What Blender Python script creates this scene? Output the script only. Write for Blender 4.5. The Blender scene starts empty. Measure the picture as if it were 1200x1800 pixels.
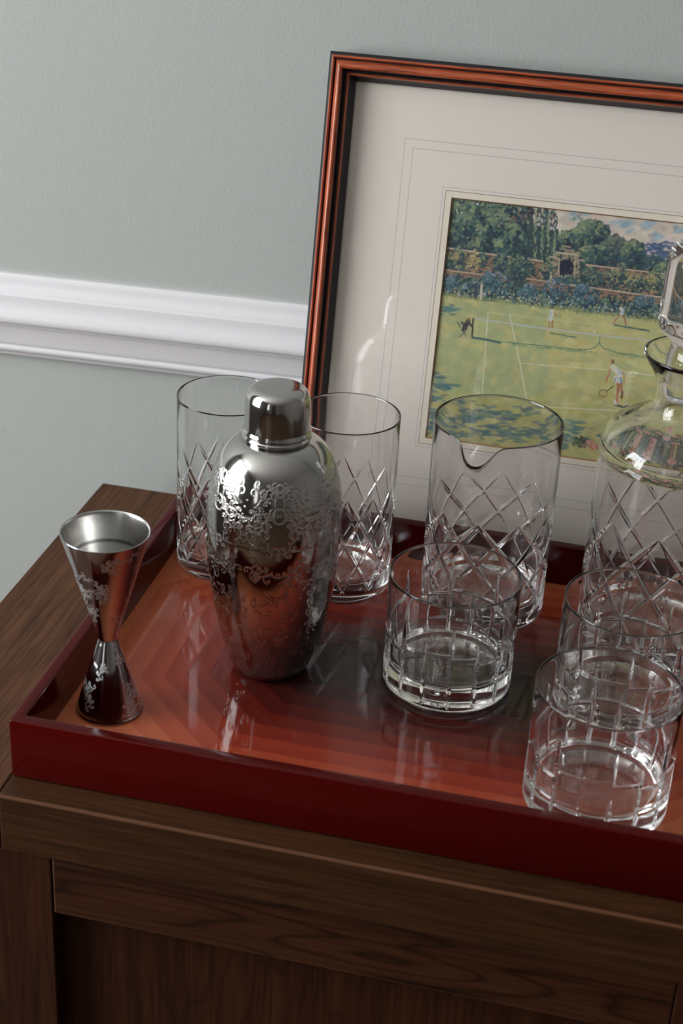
import bpy, bmesh, math, random
import numpy as np
from mathutils import Matrix, Vector
random.seed(7)
rng = np.random.default_rng(11)
S = bpy.context.scene
COL = S.collection
PI = math.pi

# ------------------------------------------------------------------ camera
CAMPOS = Vector((0.3378, -0.69323, 0.57597))
RT = Vector((0.97229774, 0.22886328, 0.04752574)); UP = Vector((-0.14640486, 0.43777086, 0.8870864)); FW = Vector((-0.18221612, 0.86947011, -0.45915032))
cd = bpy.data.cameras.new('camera'); cam = bpy.data.objects.new('camera', cd); COL.objects.link(cam)
M = Matrix.Identity(4)
for i in range(3):
    M[i][0] = RT[i]; M[i][1] = UP[i]; M[i][2] = -FW[i]; M[i][3] = CAMPOS[i]
cam.matrix_world = M
cd.sensor_fit = 'VERTICAL'; cd.sensor_height = 36.0; cd.lens = 2729.14 / 1800 * 36.0
cd.clip_start = .02
cd.dof.use_dof = True; cd.dof.focus_distance = 1.06; cd.dof.aperture_fstop = 9.0
S.camera = cam
S.view_settings.view_transform = 'Standard'; S.view_settings.look = 'None'
S.view_settings.gamma = 1; S.view_settings.use_curve_mapping = False
S.view_settings.exposure = 0.0
try:
    S.cycles.max_bounces = 24; S.cycles.transmission_bounces = 20; S.cycles.glossy_bounces = 10
    S.cycles.diffuse_bounces = 5; S.cycles.transparent_max_bounces = 16
    S.cycles.caustics_reflective = True; S.cycles.caustics_refractive = True; S.cycles.blur_glossy = 0.3
except Exception: pass

# ------------------------------------------------------------------ world + window light
W = bpy.data.worlds.new('world'); S.world = W; W.use_nodes = True
bg = W.node_tree.nodes['Background']; bg.inputs[0].default_value = (.75, .85, 1, 1); bg.inputs[1].default_value = .8
def area(name, loc, direction, sx, sy, power, col):
    l = bpy.data.lights.new(name, 'AREA'); l.shape = 'RECTANGLE'; l.size = sx; l.size_y = sy; l.energy = power; l.color = col
    o = bpy.data.objects.new(name, l); COL.objects.link(o); o.location = loc
    o.rotation_euler = Vector(direction).to_track_quat('-Z', 'Y').to_euler(); return o
YW = .4235; XL = -1.75; XR = 2.3; YF = -3.4; ZF_ = -.80; ZC = 1.75
W1 = (-1.45, -.10, -.12, 1.70)       # left window: y0,y1,z0,z1
W2 = (-1.25, -.85, -.2, 1.5)          # front window: x0,x1,z0,z1
area('daylight_left', (XL - .10, (W1[0] + W1[1]) / 2, (W1[2] + W1[3]) / 2), (1, 0, 0), W1[1] - W1[0], W1[3] - W1[2], 98, (.965, .985, 1))
area('daylight_front', ((W2[0] + W2[1]) / 2, YF - .10, (W2[2] + W2[3]) / 2), (0, 1, 0), W2[1] - W2[0], W2[3] - W2[2], 4.0, (1, .97, .92))

# ------------------------------------------------------------------ helpers
def tag(o, label=None, cat=None, group=None, kind=None):
    for k, v in (('label', label), ('category', cat), ('group', group), ('kind', kind)):
        if v: o[k] = v
    return o
def empty(name, loc, label, cat, group=None, rot=0):
    o = bpy.data.objects.new(name, None); COL.objects.link(o); o.location = loc; o.rotation_euler = (0, 0, rot); o.empty_display_size = .02
    return tag(o, label, cat, group)
def link(name, me, mats, parent=None, loc=None):
    o = bpy.data.objects.new(name, me); COL.objects.link(o)
    for m in (mats if isinstance(mats, (list, tuple)) else [mats]): me.materials.append(m)
    if parent: o.parent = parent
    if loc: o.location = loc
    return o
def mesh_np(name, V, Q=None, T=None, smooth=True):
    me = bpy.data.meshes.new(name); V = np.asarray(V, np.float32)
    nq = 0 if Q is None else len(Q); nt = 0 if T is None else len(T)
    me.vertices.add(len(V)); me.vertices.foreach_set('co', V.ravel())
    me.loops.add(nq * 4 + nt * 3); me.polygons.add(nq + nt)
    lv = np.concatenate([np.asarray(a, np.int32).ravel() for a in (Q, T) if a is not None and len(a)])
    me.loops.foreach_set('vertex_index', lv)
    st = np.concatenate([np.arange(nq) * 4, nq * 4 + np.arange(nt) * 3]).astype(np.int32)
    me.polygons.foreach_set('loop_start', st)
    me.polygons.foreach_set('use_smooth', np.full(nq + nt, smooth))
    me.update(calc_edges=True); me.validate(); return me
def lathe_np(name, prof, N, disp=None, smooth=True):
    """prof: list of (z, r); rings with r==0 at the ends become poles. disp(th, z, r, ring_index) -> (dr, dz)"""
    prof = list(prof); p0 = prof[0][1] == 0; p1 = prof[-1][1] == 0
    body = prof[(1 if p0 else 0):(len(prof) - 1 if p1 else len(prof))]
    z = np.array([a[0] for a in body]); r = np.array([a[1] for a in body]); n = len(body)
    th = np.linspace(0, 2 * PI, N, endpoint=False)
    TH, Z = np.meshgrid(th, z); R = np.repeat(r[:, None], N, 1)
    if disp is not None:
        dr, dz = disp(TH, Z, R, np.arange(n)[:, None]); R = R + dr; Z = Z + dz
    V = np.stack([R * np.cos(TH), R * np.sin(TH), Z], -1).reshape(-1, 3)
    i = np.arange(n - 1)[:, None] * N; j = np.arange(N)[None]; jn = (j + 1) % N
    Q = np.stack([i + j, i + jn, i + N + jn, i + N + j], -1).reshape(-1, 4)
    T = []
    if p0:
        V = np.vstack([V, [0, 0, prof[0][0]]]); c = len(V) - 1; k = np.arange(N)
        T.append(np.stack([np.full(N, c), (k + 1) % N, k], -1))
    if p1:
        V = np.vstack([V, [0, 0, prof[-1][0]]]); c = len(V) - 1; k = np.arange(N); b = (n - 1) * N
        T.append(np.stack([np.full(N, c), b + k, b + (k + 1) % N], -1))
    return mesh_np(name, V, Q, np.vstack(T) if T else None, smooth), TH, Z
def dense(prof, step):
    """resample polyline so that no segment is longer than step"""
    out = [prof[0]]
    for a, b in zip(prof, prof[1:]):
        d = math.hypot(b[0] - a[0], b[1] - a[1]); k = max(1, int(math.ceil(d / step)))
        for s in range(1, k + 1): out.append((a[0] + (b[0] - a[0]) * s / k, a[1] + (b[1] - a[1]) * s / k))
    return out
def smoothp(pts, n):
    """Catmull-Rom resample of (z,r) control points"""
    P = np.array([pts[0]] + list(pts) + [pts[-1]], float); out = []
    for i in range(1, len(P) - 2):
        for s in range(n):
            t = s / n; a, b, c, d = P[i - 1], P[i], P[i + 1], P[i + 2]
            q = .5 * ((2 * b) + (-a + c) * t + (2 * a - 5 * b + 4 * c - d) * t * t + (-a + 3 * b - 3 * c + d) * t ** 3); out.append(tuple(q))
    out.append(tuple(P[-2])); return out
def box(name, x0, x1, y0, y1, z0, z1, mat, parent=None, bevel=.0, seg=2, origin=None):
    bm = bmesh.new(); bmesh.ops.create_cube(bm, size=1)
    for v in bm.verts: v.co = Vector(((x0 + x1) / 2 + v.co.x * (x1 - x0), (y0 + y1) / 2 + v.co.y * (y1 - y0), (z0 + z1) / 2 + v.co.z * (z1 - z0)))
    if bevel: bmesh.ops.bevel(bm, geom=bm.edges[:], offset=bevel, segments=seg, affect='EDGES', profile=.5)
    me = bpy.data.meshes.new(name); bm.to_mesh(me); bm.free()
    return link(name, me, mat, parent)
def attr(me, name, arr):
    a = me.attributes.new(name, 'FLOAT', 'POINT'); a.data.foreach_set('value', np.asarray(arr, np.float32).ravel())

# ------------------------------------------------------------------ materials
class NT:
    def __init__(s, name):
        s.m = bpy.data.materials.new(name); s.m.use_nodes = True; s.t = s.m.node_tree; s.b = s.t.nodes['Principled BSDF']; s.out = s.t.nodes['Material Output']
    def n(s, typ, **kw):
        o = s.t.nodes.new(typ)
        for k, v in kw.items():
            if k in o.inputs.keys(): o.inputs[k].default_value = v
            else: setattr(o, k, v)
        return o
    def l(s, a, b): s.t.links.new(a, b)
    def setb(s, **kw):
        for k, v in kw.items(): s.b.inputs[k.replace('_', ' ')].default_value = v
    def math(s, op, a, b=None, c=None):
        o = s.t.nodes.new('ShaderNodeMath'); o.operation = op
        for i, v in enumerate((a, b, c)):
            if v is None: continue
            if isinstance(v, (int, float)): o.inputs[i].default_value = v
            else: s.l(v, o.inputs[i])
        return o.outputs[0]
    def ramp(s, fac, stops, interp='LINEAR'):
        o = s.t.nodes.new('ShaderNodeValToRGB'); o.color_ramp.interpolation = interp
        e = o.color_ramp.elements
        while len(e) > 1: e.remove(e[-1])
        e[0].position = stops[0][0]; e[0].color = (*stops[0][1], 1)
        for p, c in stops[1:]: x = e.new(p); x.color = (*c, 1)
        s.l(fac, o.inputs[0]); return o.outputs[0]
    def mix(s, fac, a, b, typ='MIX'):
        o = s.t.nodes.new('ShaderNodeMix'); o.data_type = 'RGBA'; o.blend_type = typ
        for i, v in ((0, fac), (6, a), (7, b)):
            if isinstance(v, (int, float)): o.inputs[i].default_value = v
            elif isinstance(v, tuple): o.inputs[i].default_value = (*v, 1)
            else: s.l(v, o.inputs[i])
        return o.outputs[2]
    def bump(s, h, strength, dist=.001):
        o = s.t.nodes.new('ShaderNodeBump'); o.inputs['Strength'].default_value = strength; o.inputs['Distance'].default_value = dist
        s.l(h, o.inputs['Height']); s.l(o.outputs[0], s.b.inputs['Normal']); return o
    def obj(s, scale=(1, 1, 1), rot=(0, 0, 0)):
        c = s.t.nodes.new('ShaderNodeTexCoord'); m = s.t.nodes.new('ShaderNodeMapping'); m.inputs['Scale'].default_value = scale; m.inputs['Rotation'].default_value = rot
        s.l(c.outputs['Object'], m.inputs[0]); return m.outputs[0]
def srgb(r, g, b):
    f = lambda v: (v / 255 / 12.92) if v / 255 <= .04045 else ((v / 255 + .055) / 1.055) ** 2.4
    return (f(r), f(g), f(b))

def wall_mat(name, col, bump=.12):
    k = NT(name); v = k.obj()
    n1 = k.n('ShaderNodeTexNoise', Scale=3.0, Detail=3.0); k.l(v, n1.inputs['Vector'])
    k.l(k.mix(n1.outputs[0], tuple(c * .95 for c in col), tuple(c * 1.04 for c in col)), k.b.inputs['Base Color'])
    n2 = k.n('ShaderNodeTexNoise', Scale=420.0, Detail=4.0, Roughness=.65); k.l(v, n2.inputs['Vector'])
    k.bump(n2.outputs[0], bump, .0012); k.setb(Roughness=.62); return k.m
M_wall = wall_mat('sage_wall_paint', (.425, .447, .422), .25)
M_room = wall_mat('far_wall_paint', (.24, .225, .205))
M_dark_panel = wall_mat('reflection_panel_dark', (.028, .026, .027))
M_ceil = wall_mat('ceiling_paint', (.78, .77, .74))
k = NT('white_gloss_paint'); v = k.obj(); n = k.n('ShaderNodeTexNoise', Scale=260.0, Detail=3.0); k.l(v, n.inputs['Vector']); k.bump(n.outputs[0], .12, .0008)
k.setb(Base_Color=(.70, .685, .70, 1), Roughness=.42); M_white = k.m
k = NT('dark_floorboards'); k.setb(Base_Color=(.10, .055, .03, 1), Roughness=.4); M_floor = k.m

def wood(name, axis, dark, mid, light, scale=1.0, rough=.42, figure=0.0, seed=0.0, edge=None):
    """grain runs along axis ('x','y','z')"""
    k = NT(name); st = {'x': (.035, 1, 1), 'y': (1, .035, 1), 'z': (1, 1, .035)}[axis]
    v = k.obj(tuple(s * scale for s in st)); add = k.n('ShaderNodeVectorMath', operation='ADD'); add.inputs[1].default_value = (seed, seed * .7, seed * 1.3); k.l(v, add.inputs[0]); v = add.outputs[0]
    n1 = k.n('ShaderNodeTexNoise', Scale=55.0, Detail=6.0, Roughness=.62, Distortion=.25); k.l(v, n1.inputs['Vector'])
    n2 = k.n('ShaderNodeTexNoise', Scale=420.0, Detail=3.0, Roughness=.6); k.l(v, n2.inputs['Vector'])
    c = k.ramp(n1.outputs[0], [(.30, dark), (.48, mid), (.66, light)])
    c2 = k.mix(.55, c, k.ramp(n2.outputs[0], [(.36, dark), (.52, mid), (.7, light)]))
    if figure:
        st2 = {'x': (3.2, 30, 30), 'y': (30, 3.2, 30), 'z': (30, 30, 2.2)}[axis]
        v2 = k.obj(st2); n3 = k.n('ShaderNodeTexNoise', Scale=1.0, Detail=1.2, Roughness=.4); k.l(v2, n3.inputs['Vector'])
        fr = k.math('FRACT', k.math('MULTIPLY', n3.outputs[0], 13.0)); rings = k.math('POWER', k.math('ABSOLUTE', k.math('SUBTRACT', k.math('MULTIPLY', fr, 2.0), 1.0)), 5.0)
        c2 = k.mix(k.math('MULTIPLY', rings, figure), c2, tuple(x * .45 for x in dark))
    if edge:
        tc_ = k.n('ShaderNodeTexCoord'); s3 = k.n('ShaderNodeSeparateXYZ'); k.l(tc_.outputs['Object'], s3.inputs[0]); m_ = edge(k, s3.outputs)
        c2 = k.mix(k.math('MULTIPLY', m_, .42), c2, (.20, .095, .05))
    k.l(c2, k.b.inputs['Base Color']); k.bump(n2.outputs[0], .15, .0004); k.setb(Roughness=rough + .06, IOR=1.22)
    return k.m
WD, WM, WL = (.019, .0072, .0030), (.047, .0182, .0072), (.076, .0315, .0130)
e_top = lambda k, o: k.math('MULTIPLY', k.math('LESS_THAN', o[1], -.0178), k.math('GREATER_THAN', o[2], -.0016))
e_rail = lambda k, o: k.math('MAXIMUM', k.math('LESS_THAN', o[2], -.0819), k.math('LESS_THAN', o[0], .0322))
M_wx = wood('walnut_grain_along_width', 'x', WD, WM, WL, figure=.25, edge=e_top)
M_wy = wood('walnut_grain_along_depth', 'y', (.034, .0135, .0065), (.090, .039, .0185), (.150, .072, .037), figure=.2, seed=3.0)
M_wz = wood('walnut_grain_upright', 'z', WD, (.038, .0120, .0055), (.058, .0200, .0085), figure=.45, seed=7.0)
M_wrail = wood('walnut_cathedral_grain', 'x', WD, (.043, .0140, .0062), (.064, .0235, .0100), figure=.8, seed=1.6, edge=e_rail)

k = NT('red_lacquer'); k.setb(Base_Color=(.060, .0022, .0017, 1), Roughness=.10, IOR=1.26); M_lac = k.m
# tray floor: nested chamfered rectangles in stepped shades
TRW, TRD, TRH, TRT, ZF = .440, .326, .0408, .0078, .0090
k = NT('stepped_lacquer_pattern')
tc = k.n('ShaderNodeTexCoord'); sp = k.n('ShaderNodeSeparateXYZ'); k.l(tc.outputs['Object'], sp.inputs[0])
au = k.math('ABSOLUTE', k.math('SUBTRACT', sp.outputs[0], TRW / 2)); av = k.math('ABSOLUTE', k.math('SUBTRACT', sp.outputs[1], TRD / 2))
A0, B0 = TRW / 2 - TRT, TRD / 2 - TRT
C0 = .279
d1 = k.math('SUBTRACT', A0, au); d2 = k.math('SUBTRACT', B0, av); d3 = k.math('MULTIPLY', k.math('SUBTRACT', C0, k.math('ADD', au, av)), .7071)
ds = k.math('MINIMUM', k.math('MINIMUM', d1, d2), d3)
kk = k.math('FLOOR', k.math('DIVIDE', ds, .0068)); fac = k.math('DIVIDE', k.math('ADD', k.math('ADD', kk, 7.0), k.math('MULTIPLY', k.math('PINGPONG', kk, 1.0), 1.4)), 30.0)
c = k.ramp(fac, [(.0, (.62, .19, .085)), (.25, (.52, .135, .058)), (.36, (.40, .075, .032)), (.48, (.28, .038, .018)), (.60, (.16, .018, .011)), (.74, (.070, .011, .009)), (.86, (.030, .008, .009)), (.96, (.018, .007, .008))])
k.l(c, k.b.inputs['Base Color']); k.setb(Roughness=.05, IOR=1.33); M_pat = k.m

k = NT('clear_crystal'); k.setb(Base_Color=(1, 1, 1, 1), Roughness=0.0, IOR=1.50, Transmission_Weight=1.0); M_glass = k.m
k = NT('thin_glazing'); g = k.n('ShaderNodeBsdfGlossy', Roughness=.01); tr = k.n('ShaderNodeBsdfTransparent'); fr = k.n('ShaderNodeLayerWeight', Blend=.5); mx = k.n('ShaderNodeMixShader')
k.l(k.math('MULTIPLY_ADD', k.math('POWER', fr.outputs['Facing'], 5.0), .85, .065), mx.inputs[0]); k.l(tr.outputs[0], mx.inputs[1]); k.l(g.outputs[0], mx.inputs[2]); k.l(mx.outputs[0], k.out.inputs['Surface']); M_pane = k.m

def metal(name, base, rough, eng_col, eng_rough, bump, tarnish=True):
    k = NT(name); a = k.n('ShaderNodeAttribute', attribute_name='engrave'); f = a.outputs['Fac']
    v = k.obj(); n1 = k.n('ShaderNodeTexNoise', Scale=55.0, Detail=5.0); k.l(v, n1.inputs['Vector'])
    b = k.mix(n1.outputs[0], tuple(x * .86 for x in base), base) if tarnish else base
    if isinstance(b, tuple): k.l(k.mix(f, b, eng_col), k.b.inputs['Base Color'])
    else: k.l(k.mix(f, b, eng_col), k.b.inputs['Base Color'])
    k.l(k.math('ADD', k.math('MULTIPLY', f, eng_rough - rough), rough), k.b.inputs['Roughness']); k.setb(Metallic=1.0)
    if bump: k.bump(f, bump, -.0006)
    return k.m
M_shaker = metal('aged_silver_plate', (.50, .49, .47), .11, (.56, .55, .54), .40, .35)
M_cap = metal('polished_silver_plate', (.55, .54, .525), .09, (.4, .4, .4), .3, 0)
M_jig = metal('etched_steel', (.50, .49, .50), .10, (.60, .60, .60), .62, .1, False)
k = NT('brushed_steel'); v = k.obj((1, 1, 60)); n = k.n('ShaderNodeTexNoise', Scale=30.0, Detail=2.0); k.l(v, n.inputs['Vector']); k.bump(n.outputs[0], .12, .0003)
a = k.n('ShaderNodeAttribute', attribute_name='engrave'); k.l(k.mix(a.outputs['Fac'], (.60, .59, .57), (.12, .12, .12)), k.b.inputs['Base Color'])
k.setb(Metallic=1.0, Roughness=.24, Anisotropic=.6); M_brushed = k.m

# picture frame materials
k = NT('orange_stained_moulding'); v = k.obj((1, 1, 1))
tcn = k.n('ShaderNodeAttribute', attribute_name='along'); tcw = k.n('ShaderNodeAttribute', attribute_name='across'); cmb = k.n('ShaderNodeCombineXYZ')
k.l(k.math('MULTIPLY', tcn.outputs['Fac'], 22.0), cmb.inputs[0]); k.l(k.math('MULTIPLY', tcw.outputs['Fac'], 430.0), cmb.inputs[1])
n1 = k.n('ShaderNodeTexNoise', Scale=1.6, Detail=5.0, Roughness=.6, Distortion=.4); k.l(cmb.outputs[0], n1.inputs['Vector'])
c = k.ramp(n1.outputs[0], [(.30, (.035, .008, .006)), (.41, (.30, .055, .018)), (.55, (.42, .085, .028)), (.72, (.50, .12, .045))])
k.l(c, k.b.inputs['Base Color']); k.setb(Roughness=.28, Coat_Weight=.25); M_or = k.m
k = NT('black_moulding_groove'); k.setb(Base_Color=(.010, .008, .010, 1), Roughness=.35); M_blk = k.m

# ------------------------------------------------------------------ room
def struct(o): o['kind'] = 'structure'; return o
struct(box('wall_back', XL - .12, XR + .12, YW, YW + .12, ZF_, ZC, M_wall))
struct(box('wall_right', XR, XR + .12, YF, YW, ZF_, ZC, M_room))
def holed(name, pts, hole, thick, mat):
    """pts (a0,a1,z0,z1) wall rectangle with a hole, as four blocks joined; axis given by thick=('x',p0,p1)"""
    a0, a1, z0, z1 = pts; h0, h1, g0, g1 = hole; bm = bmesh.new()
    for (p, q, r, s) in ((a0, h0, z0, z1), (h1, a1, z0, z1), (h0, h1, z0, g0), (h0, h1, g1, z1)):
        m = bmesh.ops.create_cube(bm, size=1)['verts']
        for v_ in m:
            aa = (p + q) / 2 + v_.co.x * (q - p); zz = (r + s) / 2 + v_.co.z * (s - r); tt = (thick[1] + thick[2]) / 2 + v_.co.y * (thick[2] - thick[1])
            v_.co = Vector((tt, aa, zz)) if thick[0] == 'x' else Vector((aa, tt, zz))
    me = bpy.data.meshes.new(name); bm.to_mesh(me); bm.free(); return struct(link(name, me, mat))
holed('wall_left', (YF, YW, ZF_, ZC), W1, ('x', XL - .12, XL), M_room)
holed('wall_front', (XL - .12, XR + .12, ZF_, ZC), W2, ('y', YF - .12, YF), M_room)
struct(box('added_dark_panel_1', -.30, .62, YF, YF + .04, ZF_ + .002, ZF_ + 2.0, M_dark_panel, None, .004))  # added, out of view: dark slab that gives the shaker dark bands to reflect
struct(box('floor', XL - .12, XR + .12, YF - .12, YW + .12, ZF_ - .05, ZF_, M_floor))
struct(box('ceiling', XL - .12, XR + .12, YF - .12, YW + .12, ZC, ZC + .05, M_ceil))
def window(name, hole, ax, p, nb, nh):
    a0, a1, z0, z1 = hole; bm = bmesh.new(); w = .045
    bars = [(a0, a0 + w, z0, z1), (a1 - w, a1, z0, z1), (a0, a1, z0, z0 + w), (a0, a1, z1 - w, z1)]
    for i in range(1, nb): c_ = a0 + (a1 - a0) * i / nb; bars.append((c_ - .014, c_ + .014, z0, z1))
    for i in range(1, nh): c_ = z0 + (z1 - z0) * i / nh; bars.append((a0, a1, c_ - .012, c_ + .012))
    for (p0, q0, r, s) in bars:
        for v_ in bmesh.ops.create_cube(bm, size=1)['verts']:
            aa = (p0 + q0) / 2 + v_.co.x * (q0 - p0); zz = (r + s) / 2 + v_.co.z * (s - r); tt = p + v_.co.y * .035
            v_.co = Vector((tt, aa, zz)) if ax == 'x' else Vector((aa, tt, zz))
    me = bpy.data.meshes.new(name); bm.to_mesh(me); bm.free(); return struct(link(name, me, M_white))
window('window_1', W1, 'x', XL - .05, 4, 3)
window('window_2', W2, 'y', YF - .05, 2, 2)

# chair rail
rp = [(.1583, 0), (.1583, .0035), (.1565, .0052), (.1535, .0058), (.1505, .0062), (.1478, .0078), (.1462, .0104), (.1450, .0108), (.1436, .0112), (.1425, .0125), (.139, .0128), (.1350, .0132), (.1310, .0152),
      (.1270, .0178), (.1235, .0186), (.1215, .0178), (.1204, .0155), (.1200, .0128), (.1192, .0126), (.1184, .0136), (.1172, .0134), (.1166, .0118), (.1150, .0112), (.1022, .0108), (.1008, .0104), (.1000, .0082), (.0990, .0082),
      (.0978, .0100), (.0958, .0106), (.0938, .0098), (.0922, .0074), (.0910, .0068), (.0895, .0064), (.0890, 0)]
xs = np.linspace(-1.55, 2.1, 2); V = []; Q = []; nrp = len(rp)
for x in xs:
    for z, h in rp: V.append((x + .189, -h, z))
for i in range(nrp - 1): Q.append((i, i + 1, nrp + i + 1, nrp + i))
me = mesh_np('trim_1', V, np.array(Q), None, False)
me.polygons.foreach_set('use_smooth', [True] * len(me.polygons))
try: me.set_sharp_from_angle(angle=math.radians(40))
except Exception: pass
rail = struct(link('trim_1', me, M_white)); rail.location = (-.189, YW + .0003, 0); rail.rotation_euler = (0, -math.atan(.0184), 0)
tag(rail, 'white moulded dado rail running along the grey-green wall behind the cabinet')
# baseboard behind the cabinet
struct(box('baseboard_back', XL, XR, YW - .018, YW, ZF_, ZF_ + .12, M_white))

# ------------------------------------------------------------------ cabinet
XC0, XC1, YC0, YC1 = -.0906, .62, -.0192, .3861
cabt = empty('sideboard', (XC0, YC0, ZF_), 'walnut sideboard with a panelled front standing against the grey-green wall', 'sideboard')
def cb(name, x0, x1, y0, y1, z0, z1, mat, bevel=.0008, label=None):
    o = box(name, x0, x1, y0, y1, z0, z1, mat, None, bevel=bevel); o.parent = cabt; o.matrix_parent_inverse = Matrix.Translation((-XC0, -YC0, -ZF_))
    if label: o['label'] = label
    return o
ST = -.0405
cb('top_board', XC0, -.0010, YC0, YC1, ST, 0, M_wy, .0012, 'end board of the top with grain running front to back')
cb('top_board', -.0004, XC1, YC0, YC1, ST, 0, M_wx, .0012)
XD = .0314; XS2 = .4005
fy_ = YC0 + .0012
cb('stile', XC0, XD - .0012, fy_, fy_ + .02, ZF_ + .06, ST, M_wz)
cb('stile', XS2, XS2 + .075, fy_, fy_ + .02, ZF_ + .06, ST, M_wz)
cb('stile', XC1 - .04, XC1, fy_, fy_ + .02, ZF_ + .06, ST, M_wz)
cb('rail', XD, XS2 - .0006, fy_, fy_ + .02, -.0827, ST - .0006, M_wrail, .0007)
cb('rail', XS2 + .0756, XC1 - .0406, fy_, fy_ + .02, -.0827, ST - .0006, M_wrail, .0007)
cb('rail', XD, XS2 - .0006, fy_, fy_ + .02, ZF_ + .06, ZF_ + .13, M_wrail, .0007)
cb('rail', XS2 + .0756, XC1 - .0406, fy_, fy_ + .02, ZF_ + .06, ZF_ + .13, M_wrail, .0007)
cb('front_panel', XD - .006, XS2 + .004, fy_ + .013, fy_ + .019, ZF_ + .125, -.080, M_wz, .0)
cb('front_panel', XS2 + .07, XC1 - .035, fy_ + .013, fy_ + .019, ZF_ + .125, -.080, M_wz, .0)
cb('side_panel', XC0, XC0 + .018, fy_ + .0205, YC1, ZF_ + .0, ST, M_wz)
cb('side_panel', XC1 - .018, XC1, fy_ + .0205, YC1, ZF_ + .0, ST, M_wz)
cb('back_panel', XC0 + .0185, XC1 - .0185, YC1 - .006, YC1, ZF_ + .06, ST, M_wz, 0)
cb('plinth', XC0 + .019, XC1 - .019, fy_ + .025, fy_ + .04, ZF_, ZF_ + .06, M_wx, 0)

# ------------------------------------------------------------------ tray
tray = empty('serving_tray', (0, 0, 0), 'glossy dark red lacquered tray with stepped orange-to-black pattern, on the walnut sideboard', 'tray')
# one seamless rim made of a rectangular ring
bm = bmesh.new()
def ring(x0, x1, y0, y1, z): return [bm.verts.new((x, y, z)) for x, y in ((x0, y0), (x1, y0), (x1, y1), (x0, y1))]
o0 = ring(0, TRW, 0, TRD, .0003); o1 = ring(0, TRW, 0, TRD, TRH); i1 = ring(TRT, TRW - TRT, TRT, TRD - TRT, TRH); i0 = ring(TRT, TRW - TRT, TRT, TRD - TRT, .0003)
for a, b in ((o0, o1), (o1, i1), (i1, i0), (i0, o0)):
    for j in range(4): bm.faces.new((a[j], a[(j + 1) % 4], b[(j + 1) % 4], b[j]))
bmesh.ops.recalc_face_normals(bm, faces=bm.faces[:])
bmesh.ops.bevel(bm, geom=bm.edges[:], offset=.0012, segments=4, affect='EDGES', profile=.5)
me = bpy.data.meshes.new('rim'); bm.to_mesh(me); bm.free()
for p in me.polygons: p.use_smooth = True
try: me.set_sharp_from_angle(angle=math.radians(50))
except Exception: pass
link('rim', me, M_lac, tray)
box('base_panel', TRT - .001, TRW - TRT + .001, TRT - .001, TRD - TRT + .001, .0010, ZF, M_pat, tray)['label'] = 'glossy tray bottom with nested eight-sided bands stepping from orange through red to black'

# ------------------------------------------------------------------ cut glass
def groove_tri(d, w): return np.clip(1 - np.abs(d) / w, 0, 1)
def diamond(n, zt, h, R, depth, phase, nrow, w):
    gmag = math.sqrt((n / (2 * PI * R)) ** 2 + (1 / (2 * h)) ** 2)
    zb = zt - h * nrow
    def f(TH, Z):
        t = (TH - phase) * n / (2 * PI); s = (Z - zt) / (2 * h); out = np.zeros_like(TH)
        top = np.clip((zt + .0006 - Z) / .012, 0, 1) ** .6; bot = np.clip((Z - zb) / .010, 0, 1) ** .6
        env = np.minimum(top, bot)
        for q in (t + s, t - s):
            d = (q - np.round(q)) / gmag
            out = np.maximum(out, depth * np.clip(env - np.abs(d) / w, 0, 1))
        return out
    return f
def tumbler_profile(R, H, wall, base, zlo, zhi, step, corner=.0042, lip=.00036):
    """closed profile, returns prof and index range of the outer wall"""
    p = [(.0010, 0), (.0009, R * .45), (.0006, R - corner - .004), (0, R - corner - .001)]
    for a in np.linspace(0, PI / 2, 7): p.append((corner * (1 - math.cos(a)), R - corner + corner * math.sin(a)))
    p += [(zlo, R)] if zlo > corner + .001 else []
    nrow = int((zhi - zlo) / step)
    for i in range(1, nrow + 1): p.append((zlo + (zhi - zlo) * i / nrow, R))
    p += [(zhi + (H - .001 - zhi) * t, R) for t in (.33, .66, 1)]
    nout = len(p)
    for a in np.linspace(0, PI, 6)[1:-1]: p.append((H - lip + lip * math.sin(a), R - lip + lip * math.cos(a)))
    Ri = R - wall
    for t in (0, .15, .3, .5, .75, 1): z = H - .002 + (base + .012 - H + .002) * t; p.append((z, R - 2 * lip - (wall - 2 * lip) * min(1, (H - z) / (H * .85)) ** 1.5))
    cr = min(.009, Ri * .3)
    for a in np.linspace(0, PI / 2, 8): p.append((base + cr - cr * math.sin(a), Ri - cr + cr * math.cos(a)))
    p += [(base - .0003, Ri * .4), (base - .0004, 0)]
    return p, nout
GL = []
def glass(name, x, y, prof, nout, cut, N, label, cat, group, extra=None, z=ZF + .0002):
    def disp(TH, Z, R, I):
        dr = np.where(I < nout, -cut(TH, Z), 0.0); dz = np.zeros_like(TH)
        if extra is not None: a, b = extra(TH, Z, R); dr = dr + a; dz = dz + b
        return dr, dz
    me, _, _ = lathe_np(name, prof, N, disp); o = link(name, me, M_glass, None, (x, y, z)); tag(o, label, cat, group); return o
# camera-facing azimuth of an object at x,y
def faz(x, y): return math.atan2(CAMPOS.y - y, CAMPOS.x - x)
HB = [(.0485, .27702), (.13658, .2745)]; RHB, HHB = .0362, .1336
pf, no = tumbler_profile(RHB, HHB, .0030, .0125, .0055, .087, .00036)
h1 = glass('highball_glass', *HB[1], pf, no, diamond(12, .0843, .0180, RHB, .00120, faz(*HB[1]) + math.radians(3.5), 4.2, .0016), 560,
           'tall highball glass with cut diamond lattice, standing between the cocktail shaker and the mixing glass', 'glass', 'tall highball glasses')
h0 = h1.copy(); COL.objects.link(h0); h0.location = (*HB[0], ZF + .0002); h0.rotation_euler.z = faz(*HB[0]) - faz(*HB[1]) + math.radians(6.5)
h0['label'] = 'tall highball glass with cut diamonds in the tray corner, half hidden behind the shaker'
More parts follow.
